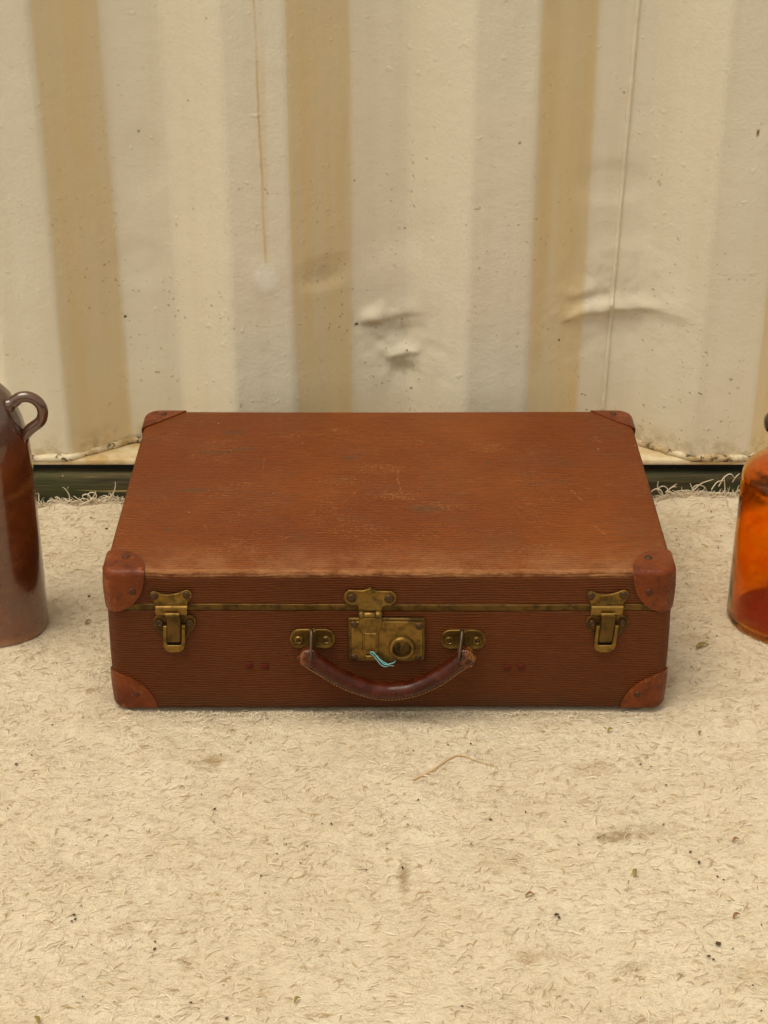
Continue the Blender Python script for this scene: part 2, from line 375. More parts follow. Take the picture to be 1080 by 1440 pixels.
def cap_mat():
    m = NT('reddish_brown_leather'); n = m.noise(55, 4, .65)
    c = m.mix(m.ramp(m.noise(22, 4), .35, .68), (.120, .0225, .0042), (.178, .038, .0065))
    c = m.mix(m.ramp(n, .50, .70, 0, .75), c, (.055, .014, .006))
    c = m.mix(m.ramp(m.noise(70, 5, .75), .56, .68, 0, .6), c, (.36, .105, .03))
    c = m.mix(m.ramp(m.noise(1, 3, .7, v=m.mp((420, 120, 200)), dist=1.5), .66, .72, 0, .7), c, (.45, .17, .06))
    g = m.noise(1, 3, v=m.mp((260, 260, 90)), dist=.8)
    return m.done(c, m.ramp(n, .3, .7, .26, .48), normal=m.bump(m.math('ADD', m.noise(260, 3), m.math('MULTIPLY', g, .5)), .0010, .8), **{'Specular IOR Level': .26})
def brass_mat(name, a, b, rough=(.34, .55), dark=.6):
    m = NT(name); n = m.noise(90, 4, .65)
    c = m.mix(m.ramp(m.noise(45, 3), .35, .7), a, b)
    c = m.mix(m.ramp(n, .46, .66, 0, dark), c, (.060, .038, .012))
    c = m.mix(m.ramp(m.noise(420, 2), .70, .76, 0, .8), c, (.035, .022, .01))
    return m.done(c, m.ramp(n, .3, .7, *rough), .88, normal=m.bump(m.noise(300, 3), .0002, .5))
def handle_mat():
    m = NT('dark_handle_leather'); x, y, z = m.sep(m.co); n = m.noise(60, 4, .65)
    c = m.mix(m.ramp(n, .35, .7), (.040, .0062, .0020), (.076, .0130, .0040))
    e = m.ramp(m.math('ABSOLUTE', m.math('ADD', x, .004)), .075, .095)
    c = m.mix(m.math('MULTIPLY', e, m.ramp(m.noise(120, 4, .7), .4, .62)), c, (.30, .115, .032))
    c = m.mix(m.ramp(m.noise(1, 3, .7, v=m.mp((260, 120, 120))), .66, .74, 0, .5), c, (.20, .08, .03))
    crack = m.ramp(m.noise(1, 3, .7, v=m.mp((330, 60, 60))), .40, .30)
    c = m.mix(m.math('MULTIPLY', crack, .6), c, (.012, .005, .003))
    return m.done(c, m.ramp(n, .3, .7, .20, .36), normal=m.bump(m.math('ADD', m.noise(200, 3), m.math('MULTIPLY', crack, -.3)), .0004, .5), **{'Coat Weight': .1, 'Coat Roughness': .12, 'Specular IOR Level': .26})
def plain(name, c, rough=.6, metal=0., bump=None, c2=None, sc=80, spec=.4):
    m = NT(name); cc = m.mix(m.noise(sc, 3), c, c2 or tuple(q*.65 for q in c))
    return m.done(cc, rough, metal, m.bump(m.noise(bump or 200, 3), .0004, .5), **{'Specular IOR Level': spec})
def glaze_mat():
    m = NT('brown_salt_glaze'); n = m.noise(16, 4, .6)
    c = m.mix(m.ramp(n, .35, .7), (.080, .016, .0040), (.165, .040, .0085))
    c = m.mix(m.ramp(m.noise(1, 3, v=m.mp((10, 10, 45))), .55, .75, 0, .6), c, (.25, .085, .022))
    z = m.sep(m.co)[2]
    c = m.mix(m.math('MULTIPLY', m.ramp(z, .016, .005), .8), c, (.30, .12, .045))
    vd = m.voro(120); vr = m.sep(m.voro(120, out=1))[0]
    c = m.mix(m.math('MULTIPLY', m.ramp(vd, .12, .06), m.ramp(vr, .93, .95)), c, (.04, .015, .008))
    c = m.mix(m.math('MULTIPLY', m.ramp(m.math('ADD', z, m.math('MULTIPLY', m.noise(9, 2), .03)), .26, .285), .55), c, (.09, .05, .03))
    return m.done(c, m.ramp(m.noise(30, 3), .3, .7, .16, .30), normal=m.bump(m.math('ADD', m.noise(45, 3), m.math('MULTIPLY', m.noise(260, 2), .25)), .0011, .5), **{'Specular IOR Level': .7, 'Coat Weight': 1., 'Coat Roughness': .03, 'Coat IOR': 1.5})
def amber_mat():
    m = NT('amber_glass'); n = m.noise(26, 4, .65)
    c = m.mix(m.ramp(n, .35, .75), (.97, .48, .055), (.93, .32, .03))
    return m.done(c, m.ramp(m.noise(34, 4, .7), .4, .75, .03, .22), normal=m.bump(m.noise(14, 3), .002, .4), **{'Transmission Weight': 1., 'IOR': 1.33})

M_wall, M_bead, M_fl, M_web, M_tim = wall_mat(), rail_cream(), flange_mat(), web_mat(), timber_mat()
M_carp, M_fib = carpet_mat('felted_wool'), carpet_mat('wool_fibre', True)
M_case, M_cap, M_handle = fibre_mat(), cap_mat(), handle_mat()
M_brass = brass_mat('aged_brass', (.265, .158, .038), (.20, .115, .028))
M_brass_d = brass_mat('tarnished_brass', (.155, .088, .022), (.10, .058, .018), (.4, .6), .75)
M_rivd = plain('dark_bronze_rivet', (.10, .055, .028), .42, .7)
M_rivr = plain('red_fibre_rivet', (.105, .011, .004), .6, spec=.2)
M_rivl = plain('brown_rivet', (.085, .022, .006), .4, 0., spec=.3)
M_black = plain('dark_recess', (.008, .006, .005), .9)
M_wire = plain('steel_wire', (.13, .085, .05), .38, .8)
M_stitch = plain('waxed_thread', (.42, .20, .07), .7)
M_glaze, M_amber = glaze_mat(), amber_mat()

# ------------------------------------------------------------------ ground
def soil():
    m = NT('dark_soil'); c = m.mix(m.noise(30, 5), (.05, .04, .025), (.11, .085, .055)); return m.done(c, .95, normal=m.bump(m.noise(60, 5), .01, 1))
n = 90; gx = np.linspace(-6, 6, n); X, Y = np.meshgrid(gx, gx, indexing='ij')
Z = -.034 + .006*vnoise(X, Y, .35, 1)
tag(fast_mesh('ground', np.stack([X, Y, Z], 2).reshape(-1, 3), grid_faces(n, n), soil()), kind='structure')

# ------------------------------------------------------------------ container: corrugated sheet, rail, bead, weld
cont = tag(empty('shipping_container', (0, 0, 0)), 'cream painted corrugated steel container wall with dents and rust stains', 'container')
def corr(x):
    """depth of the folded sheet, 0 at the outer plane, 1 at the inner one"""
    t = np.mod(x-X0, XP); a, b, c = .0747, .1472, .2205
    return np.interp(t, [0, a, b, c, XP], [0, 1, 1, 0, 0])
def corr_s(x): 
    k = np.linspace(-.005, .005, 7); return sum(corr(x+q) for q in k)/7
def dents(x, z):
    d = np.zeros_like(x)
    def ridge(px0, py0, px1, py1, pl, amp, h1, h2, ew=.3, uneven=.0):
        xa, za = on_plane(px0, py0, pl); xb, zb = on_plane(px1, py1, pl)
        t = (x-xa)/(xb-xa); zc = za+(zb-za)*t; dz = z-zc + .002*vnoise(x, z, .02, 7)
        along = np.exp(-np.maximum(0, np.abs(t-.5)-.5+ew)**2/(ew*.55)**2)*(1-uneven*np.clip(t, 0, 1))
        return amp*along*np.where(dz > 0, np.exp(-(dz/h1)**2), np.exp(-(dz/h2)**2))
    d += ridge(500, 456, 606, 430, WI, .0068, .017, .0042, .25, .75) + ridge(500, 452, 545, 446, WI, .0040, .012, .004, .3)
    d -= ridge(500, 468, 600, 462, WI, .0035, .010, .03, .3)
    d += ridge(537, 502, 598, 490, WI, .0050, .013, .0036, .25)
    d -= ridge(540, 520, 592, 515, WI, .004, .012, .025, .3)
    d += ridge(788, 465, 946, 446, WO, .0125, .0145, .0046, .22, .45)
    d -= ridge(795, 482, 930, 472, WO, .005, .012, .035, .3)
    d += ridge(795, 432, 850, 428, WO, .0065, .014, .006, .3)
    d += ridge(900, 425, 975, 430, WI, .005, .03, .012, .4)
    d += ridge(560, 275, 640, 268, WI, .0012, .05, .03, .4)
    def blob(px, py, pl, rx, rz, amp):
        xa, za = on_plane(px, py, pl); return amp*np.exp(-(((x-xa)/rx)**2+((z-za)/rz)**2)**2)
    d += blob(373, 388, WO, .021, .024, .0012)
    d += blob(565, 400, WI, .045, .05, .004) + blob(885, 400, WO, .05, .04, .004)
    d -= blob(455, 395, WO, .03, .02, .004) + blob(200, 230, WI, .03, .04, .0025) + blob(195, 370, WI, .035, .03, .0022)
    d -= blob(865, 275, WO, .045, .025, .003)
    d += .0007*vnoise(x, z, .12, 2) + .0003*vnoise(x, z, .035, 3) + .00012*vnoise(x, z, .012, 4)
    # ragged small buckles round the dents
    for (px, py, pl, r_) in ((570, 490, WI, .05), (850, 450, WO, .07), (525, 455, WI, .03)):
        xa, za = on_plane(px, py, pl); d += (.0019*vnoise(x, z, .013, 5)+.0007*vnoise(x, z, .006, 6))*np.exp(-((x-xa)**2+(z-za)**2)/r_**2)
    return d*.8
def wall_y(x, z): return WO + (WI-WO)*corr_s(x) - dents(x, z)
FZ = 0.055
xs = np.arange(-1.30, 1.3001, .0026); zs = np.concatenate([np.arange(FZ, .70, .003), np.linspace(.70, 2.4, 22)])
X, Z = np.meshgrid(xs, zs, indexing='ij'); Y = wall_y(X, Z)
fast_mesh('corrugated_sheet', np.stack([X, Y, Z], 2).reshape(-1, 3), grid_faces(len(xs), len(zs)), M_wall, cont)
# sealant bead along the foot of the sheet
P = []
for x in np.arange(-1.28, 1.281, .003):
    y = float(WO+(WI-WO)*corr_s(np.array([x]))[0]); j = float(vnoise(x, .3, .03, 8)); k = float(vnoise(x, .7, .011, 9))
    P.append((x, y-.0022-.0018*j-.0008*k, FZ+.0022+.0012*k))
rad = [.0048+.0014*float(vnoise(p[0], .1, .02, 10))+.0011*float(vnoise(p[0], .5, .007, 12)) for p in P]
tube('sealant_bead', P, rad, M_bead, cont, 8)
# bottom rail: top flange, slate web set back
def box(name, x0, x1, y0, y1, z0, z1, mat, parent, bev=.002):
    bm = bmesh.new(); bmesh.ops.create_cube(bm, size=1)
    for v in bm.verts: v.co = ((x0+x1)/2+v.co.x*(x1-x0), (y0+y1)/2+v.co.y*(y1-y0), (z0+z1)/2+v.co.z*(z1-z0))
    bmesh.ops.bevel(bm, geom=bm.edges[:], offset=bev, segments=2, affect='EDGES')
    me = bpy.data.meshes.new(name); bm.to_mesh(me); bm.free(); me.materials.append(mat)
    return link(bpy.data.objects.new(name, me), parent)
box('rail_flange', -1.3, 1.3, WO-.0065, WI+.05, FZ-.006, FZ, M_fl, cont, .0015)
box('rail_web', -1.3, 1.3, WO+.010, WO+.016, -.03, FZ-.006, M_web, cont, .001)
# vertical weld
P = []
for py in range(-20, 575, 9):
    px = 897.5 - 49*py/560; yy = WO
    for _ in range(3):
        x, z = on_plane(px, py, yy); yy = float(wall_y(np.array([x]), np.array([z]))[0])
    P.append((x, yy-.0006, z))
P = [tuple(p) for p in catmull(P, 3)]
x, y, z = P[-1]; 
tube('weld_bead', P, [.0029+.0005*float(vnoise(p[2], .2, .012, 13)) for p in P], M_wall, cont, 8)

# ------------------------------------------------------------------ mossy timber under the rail
tx = np.linspace(-1.35, 1.35, 240); prof = [(.302, -.09), (.2905, -.06), (.2905, 0), (.291, .026), (.2925, .034), (.296, .037), (.33, .036), (.42, .036)]
V = []
for x in tx:
    for (y, z) in prof: V.append((x, y+.0016*float(vnoise(x, z*9, .05, 14)), z+.0014*float(vnoise(x, y*7, .04, 15))))
tag(fast_mesh('timber_sleeper', np.array(V), grid_faces(len(tx), len(prof))[:, ::-1], M_tim), 'dark mossy timber beam lying under the container wall', 'timber')

# ------------------------------------------------------------------ carpet
CX, CY, CZ = 0.0055, CYY, 0.0             # suitcase centre
def edge_y(x): return .282 + .006*vnoise(x, 0, .05, 20) + .005*vnoise(x, 0, .017, 21) + .003*vnoise(x, 0, .007, 19) + .004*np.clip((x-.3)/.1, 0, 1)
def carpet_z(x, y):
    z = .0028*vnoise(x, y, .05, 22) + .0014*vnoise(x, y, .019, 23) + .0008*vnoise(x, y, .0085, 24) + .0005*vnoise(x*.6, y, .0042, 25)
    dx = np.maximum(0, np.abs(x-CX)-.297); dy = np.maximum(0, np.abs(y-CY)-.198); d = np.sqrt(dx*dx+dy*dy)
    k = np.clip(d/.03, 0, 1); z = z*(.35+.65*k) - .0045*(1-k)
    e = np.clip((y-(edge_y(x)-.05))/.05, 0, 1)
    lift = np.clip((x-.30)/.12, 0, 1)*np.clip(.8+.5*vnoise(x, 0, .07, 26), 0, 1.2)*.019 + .003 + .004*vnoise(x, y, .012, 27)
    return z + lift*e*e
carpet = tag(empty('carpet', (0, 0, 0)), 'cream matted wool felt carpet with a frayed back edge under the suitcase', 'carpet')
xs = np.arange(-1.0, 1.0001, .0038); ts = np.linspace(0, 1, 330)
X, T = np.meshgrid(xs, ts, indexing='ij'); Y = -.98 + (edge_y(X)+.98)*T
Z = carpet_z(X, Y)
nx, nt = X.shape
V = np.stack([X, Y, Z], 2).reshape(-1, 3); Q = grid_faces(nx, nt)
B = np.stack([X[:, -1], Y[:, -1]+.001, Z[:, -1]-.009], 1); i = np.arange(nx-1); o_ = len(V)
Qb = np.stack([i*nt+nt-1, (i+1)*nt+nt-1, o_+i+1, o_+i], 1)
fast_mesh('felt_mat', np.vstack([V, B]), np.vstack([Q, Qb]), M_carp, carpet)

def ribbons(x, y, L, ang, w, lift, curl, zf=carpet_z, seg=4):
    """flat curved fibres: returns V,Q"""
    N = len(x); t = np.linspace(-.5, .5, seg+1)[None, :]
    a = ang[:, None] + curl[:, None]*t
    dx = np.cos(a)*L[:, None]/seg; dy = np.sin(a)*L[:, None]/seg
    px = x[:, None] + np.cumsum(dx, 1) - dx.sum(1, keepdims=True)/2; py = y[:, None] + np.cumsum(dy, 1) - dy.sum(1, keepdims=True)/2
    pz = zf(px, py) + lift[:, None]*(1-(2*t)**2) - .0004 + .0004
    sx = -np.sin(a)*w[:, None]/2; sy = np.cos(a)*w[:, None]/2
    tw = rng.uniform(-.9, .9, (N, 1)); taper = np.sqrt(np.clip(1-(2*t)**2*.8, 0, 1))
    sz = np.sin(tw)*w[:, None]/2*taper; sx *= np.cos(tw)*taper; sy *= np.cos(tw)*taper
    A = np.stack([px+sx, py+sy, pz+sz], 2); Bq = np.stack([px-sx, py-sy, pz-sz], 2)
    V = np.stack([A, Bq], 2).reshape(-1, 3)
    base = (np.arange(N)*(seg+1)*2)[:, None] + (np.arange(seg)*2)[None, :]; base = base.ravel()
    return V, np.stack([base, base+1, base+3, base+2], 1)
def scatter(N, x0=-.78, x1=.78, y0=-.80, y1=.28):
    x = rng.uniform(x0, x1, N); y = rng.uniform(y0, y1, N)
    k = (y < edge_y(x)-.003) & ~((np.abs(x-CX) < .290) & (np.abs(y-CY) < .192)); return x[k], y[k]
def fibre_ang(x, y): return .9*vnoise(x, y, .05, 30) + .6*vnoise(x, y, .02, 31) + rng.normal(0, .75, len(x)) + .15
x, y = scatter(150000); n = len(x)
V, Q = ribbons(x, y, rng.uniform(.003, .009, n), fibre_ang(x, y), rng.uniform(.0003, .0007, n), rng.uniform(.0001, .0009, n), rng.normal(0, 1.6, n))
tag(fast_mesh('wool_fibres', V, Q, M_fib, carpet), kind='stuff')
x, y = scatter(9000); n = len(x)
V, Q = ribbons(x, y, rng.uniform(.007, .017, n), fibre_ang(x, y), rng.uniform(.0006, .0012, n), rng.uniform(.0008, .0030, n), rng.normal(0, 2.2, n), seg=6)
tag(fast_mesh('loose_fibres', V, Q, M_fib, carpet), kind='stuff')
# brown strokes: shadows under lifted fibres put into the colour
x, y = scatter(6000); n = len(x)
M_fib_shade = plain('fibre_shade', (.34, .21, .085), .9, c2=(.55, .39, .20))
V, Q = ribbons(x, y, rng.uniform(.004, .013, n), fibre_ang(x, y), rng.uniform(.0004, .0011, n), rng.uniform(.0010, .0024, n), rng.normal(0, 1.6, n))
tag(fast_mesh('fibre_shade_strokes', V, Q, M_fib_shade, carpet), kind='stuff')
# fuzz creeping up against the foot of the suitcase
n = 900; x = rng.uniform(-.29, .30, n); y = -.191-rng.exponential(.004, n)
V, Q = ribbons(x, y, rng.uniform(.003, .008, n), rng.normal(0, .8, n), rng.uniform(.0004, .0008, n), rng.uniform(.001, .0042, n), rng.normal(0, 1.5, n))
tag(fast_mesh('edge_fuzz', V, Q, M_fib, carpet), kind='stuff')
# frayed back edge: curling strands
def strand(x, size, rad, hook, out):
    ey = float(edge_y(np.array([x]))[0]); y = ey-.006; z = float(carpet_z(np.array([x]), np.array([y]))[0]); P = []
    a = random.uniform(-.5, 1.3); px_, pz, py_ = x, z-.001, y; st = size/9; side = random.choice((-1, 1))
    for k in range(10):
        P.append((px_, py_, pz)); px_ += math.cos(a)*st*side; pz += math.sin(a)*st; py_ += out*st*(1 if k < 4 else -.3)*random.uniform(.3, 1)
        a += hook*random.uniform(.4, 1.2) if k > 1 else random.uniform(-.1, .5)
        pz = max(pz, z-.006)
    return tube_data(P, [rad*(1-.6*abs(k/4.5-1)**2) for k in range(10)], 5)
V, F = [], []
for k in range(3400):
    x = random.uniform(-.62, .62) if k < 3250 else random.uniform(-.95, .95)
    big = random.random() < .05
    v, f = strand(x, random.uniform(.02, .036) if big else random.uniform(.005, .015), random.uniform(.0007, .0010) if big else random.uniform(.0004, .0008), random.uniform(-.95, .55), random.uniform(-.2, .8))
    o_ = len(V); V += v; F += [tuple(q+o_ for q in g) for g in f]
tag(mesh('fringe_strands', V, F, M_fib, carpet, fix=False), kind='stuff')
# a few big loops that stand out of the fringe
for pts in ([(160, 708), (150, 701), (141, 700), (136, 706), (141, 711)], [(54, 708), (55, 700), (54, 695), (52, 693)], [(120, 713), (110, 706), (100, 708), (96, 713)], [(146, 699), (160, 698), (172, 702), (178, 706)],
            [(975, 690), (985, 681), (995, 676), (1003, 673)], [(1010, 682), (1018, 670), (1027, 666), (1033, 672)], [(1030, 678), (1034, 668), (1040, 665)], [(935, 690), (945, 683), (952, 680)], [(1000, 686), (1008, 676), (1018, 674)]):
    P3 = []
    for (px, py) in pts: x, z = on_plane(px, py, .281 if px < 500 else .283); P3.append((x, .281+random.uniform(-.003, .003), z))
    c_ = catmull(P3, 6); L_ = len(c_)-1
    tube('curled_strand', c_, [.0008*(1-.6*(i_/L_)**2) for i_ in range(L_+1)], M_fib, carpet, 6)

# ------------------------------------------------------------------ suitcase
HX, HY, RC = .2978, .1965, .016
case = tag(empty('suitcase', (CX, CY, CZ)), 'old brown ribbed fibreboard suitcase with leather corners and brass locks', 'suitcase')
def ring(hx, hy, r, z, na=8, ns=24, ny=14):
    P = []
    for (cx, cy, a0) in ((hx-r, -hy+r, -90), (hx-r, hy-r, 0), (-hx+r, hy-r, 90), (-hx+r, -hy+r, 180)):
        for k in range(na+1):
            a = R(a0+90*k/na); P.append((cx+r*math.cos(a), cy+r*math.sin(a), z))
        nxt = {-90: (hx, hy-r), 0: (-hx+r, hy), 90: (-hx, -hy+r), 180: (hx-r, -hy)}[a0]; p = P[-1]; m_ = ny if a0 in (-90, 90) else ns
        for k in range(1, m_): P.append((p[0]+(nxt[0]-p[0])*k/m_, p[1]+(nxt[1]-p[1])*k/m_, z))
    return P
def sag(p):                                # boards are never quite flat
    x, y, z = p
    return (x, y + .0009*math.sin(x*9+z*30)*(1 if abs(y) > .15 else 0), z)
def loft(name, rings, mat, parent, cap0=True, cap1=True, auto=None):
    n = len(rings[0]); V = [sag(v) for r in rings for v in r]; F = []
    for k in range(len(rings)-1):
        for i in range(n):
            j = (i+1) % n; F.append((k*n+i, k*n+j, (k+1)*n+j, (k+1)*n+i))
    if cap0: F.append(tuple(range(n-1, -1, -1)))
    if cap1: F.append(tuple(range((len(rings)-1)*n, len(rings)*n)))
    return mesh(name, V, F, mat, parent, auto=auto)
ZS0, ZS1, ZT, ER = .1252, .1338, .1725, .0052    # strip bottom/top, lid top, edge radius
def dome(x, y): return .0040*max(0, 1-(x/HX)**4)*max(0, 1-(y/HY)**4)
# base
rs = []
for k in range(7):
    a = R(90*k/6); d = .006*(1-math.sin(a)); rs.append(ring(HX-d, HY-d, RC-d, .0005+.006*(1-math.cos(a))))
for z in np.linspace(.012, ZS0-.0012, 12): rs.append(ring(HX+.0008*math.sin(math.pi*z/.12), HY, RC, float(z)))
rs.append(ring(HX-.001, HY-.001, RC-.001, ZS0-.0006))
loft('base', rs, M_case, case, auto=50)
# brass strip round the joint (slightly proud) and the dark gap below it
loft('brass_strip', [ring(HX-.002, HY-.002, RC-.002, ZS0+.0010), ring(HX+.0004, HY+.0004, RC, ZS0+.0012), ring(HX+.0009, HY+.0009, RC, ZS0+.0020), ring(HX+.0009, HY+.0009, RC, ZS1-.0006), ring(HX+.0003, HY+.0003, RC, ZS1), ring(HX-.002, HY-.002, RC-.002, ZS1+.0002)], M_brass_d, case, auto=35)
loft('joint_gap', [ring(HX-.0025, HY-.0025, RC-.002, ZS0-.002), ring(HX-.0025, HY-.0025, RC-.002, ZS0+.002)], M_black, case, auto=30)
# lid: walls leaning in a touch, rolled edge, domed top
rs = [ring(HX-.002, HY-.002, RC-.002, ZS1+.0001), ring(HX-.0001, HY-.0001, RC, ZS1+.0003), ring(HX, HY, RC, ZS1+.0012)]
for z in np.linspace(ZS1+.006, ZT-ER, 6): rs.append(ring(HX-.0012*(z-ZS1)/.035, HY-.0004, RC, float(z)))
for k in range(1, 9):
    a = R(90*k/8); d = .0006+ER*(1-math.cos(a)); rs.append(ring(HX-.0006-d, HY-d, RC-d*.8, ZT-ER+ER*math.sin(a)))
for s in (.985, .96, .92, .86, .78, .68, .56, .42, .28, .14):
    hx, hy = (HX-.0006-ER)*s, (HY-ER)*s; r_ = [list(p) for p in ring(hx, hy, max(.010*s, .002), ZT)]
    rs.append([(p[0], p[1], ZT+dome(p[0], p[1])+.0005*float(vnoise(p[0], p[1], .06, 40))) for p in r_])
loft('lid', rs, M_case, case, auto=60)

# leather corner caps: the corner surface, a little proud, cut along a curve
def clip_mesh(V, T, f):
    """keep f<0 of triangle soup, cutting edges linearly"""
    out, F = list(V), []; cache = {}
    def cut(i, j):
        k = (min(i, j), max(i, j))
        if k not in cache:
            t = f[i]/(f[i]-f[j]); cache[k] = len(out); out.append(V[i]+(V[j]-V[i])*t)
        return cache[k]
    for tri in T:
        ins = [f[i] < 0 for i in tri]
        if not any(ins): continue
        if all(ins): F.append(tuple(tri)); continue
        P = []
        for a in range(3):
            i, j = tri[a], tri[(a+1) % 3]
            if ins[a]: P.append(i)
            if ins[a] != ins[(a+1) % 3]: P.append(cut(i, j))
        F.append(tuple(P))
    used = sorted({i for q in F for i in q}); mp_ = {u: k for k, u in enumerate(used)}
    return [out[u] for u in used], [tuple(mp_[i] for i in q) for q in F]
def corner_cap(sx, sy, lid, a, p, rivets, t=.0019, zr=1.0):
    """sx, sy: which corner; lid: top or base; a: reach; p: curve power"""
    L = a*1.35; hx, hy = HX+t, HY+t; er = (ER if lid else .006)+t; rc = RC+t
    prof = []
    zspan = (ZT-ZS0+.0022) if lid else L
    for k in range(27): prof.append((.0015*math.sin(math.pi*min(k/26, 1)) * (-.6), zspan-(zspan-er)*k/26))     # (inset, depth below the face)
    for k in range(1, 9): q = R(90*k/8); prof.append((er*(1-math.cos(q)), er*(1-math.sin(q))))
    for k in range(1, 31): prof.append((er+(L-er)*k/30, 0.))
    V = []; NU = 0
    for (d, h) in prof:
        rr = max(rc-d*.8, .004); c0 = d+rr; row = []
        for k in range(20): row.append((max(L, c0)+(c0-max(L, c0))*k/20, d))
        for k in range(17): q = R(90*k/16); row.append((c0-rr*math.sin(q), c0-rr*math.cos(q)))
        for k in range(1, 21): row.append((d, c0+(max(L, c0)-c0)*k/20))
        NU = len(row); V += [(u, v, h) for (u, v) in row]
    V = np.array(V); G = grid_faces(len(prof), NU); T = np.vstack([G[:, [0, 1, 2]], G[:, [0, 2, 3]]])
    o_ = .004                                # measure from just inside the rounded corner
    u, v, h = np.maximum(V[:, 0]-o_, 0), np.maximum(V[:, 1]-o_, 0), np.maximum(V[:, 2]-o_*.5, 0)/zr
    f = (u/a)**p+(v/a)**p+(h/a)**p-1
    vv, F = clip_mesh([np.array(q) for q in V], T.tolist(), f)
    face = (ZT+t) if lid else -.0004
    W = []
    for (u_, v_, h_) in vv:
        z = face-h_ if lid else face+h_
        x_, y_ = sx*(hx-u_), sy*(hy-v_)
        if lid and h_ < 1e-6: z += dome(x_, y_)*.8
        W.append((x_, y_, z))
    o = mesh('corner_cap', W, F, M_cap, case)
    # make sure it faces outwards, then give it thickness inwards
    me = o.data; c = me.polygons[0]
    tot = sum((pl.center.x*sx*pl.normal.x*sx + pl.center.y*pl.normal.y)*pl.area for pl in me.polygons)
    if tot < 0: me.flip_normals()
    sm = o.modifiers.new('thickness', 'SOLIDIFY'); sm.thickness = t*1.05; sm.offset = -1; sm.use_rim = True
    bv = o.modifiers.new('edge', 'BEVEL'); bv.width = .0004; bv.segments = 1; bv.limit_method = 'ANGLE'; bv.angle_limit = R(50)
    for (kind, u_, w_, mt, r_) in rivets:
        if kind == 'top': rivet((sx*(hx-u_), sy*(hy-w_), ZT+t+.0008), r_, .0012, mt, o, 'z')
        elif kind == 'front': rivet((sx*(hx-u_), sy*hy-.0008, (face-w_) if lid else face+w_), r_, .0013, mt, o, 'y')
    return o
def rivet(at, r, h, mat, parent, axis='y', name='rivet', ring_=False):
    pr = [(0, h), (r*.45, h*.95), (r*.75, h*.7), (r*.95, h*.25), (r, -h*.3)] if not ring_ else [(0, h*.55), (r*.45, h*.55), (r*.55, h*1.0), (r*.8, h), (r, h*.3), (r, -h*.3)]
    return lathe(name, pr[::-1], mat, parent, 18, axis, at, 50)
corner_cap(-1, -1, True, .0415, 2.15, zr=1.16, rivets= [('top', .023, .031, M_rivl, .0042), ('front', .032, .0245, M_rivl, .0042)])
corner_cap(1, -1, True, .0425, 2.15, zr=1.16, rivets= [('top', .028, .028, M_rivd, .0042), ('front', .029, .0250, M_rivl, .0042)])
corner_cap(-1, 1, True, .0465, 1.15, [('top', .024, .016, M_rivd, .0036)])
corner_cap(1, 1, True, .0465, 1.15, [('top', .024, .016, M_rivd, .0036)])
corner_cap(-1, -1, False, .0460, 1.8, [('front', .028, .022, M_rivl, .0036)])
corner_cap(1, -1, False, .0460, 1.8, [('front', .032, .022, M_rivd, .0036)])
corner_cap(-1, 1, False, .0480, 1.45, [])
corner_cap(1, 1, False, .0480, 1.45, [])

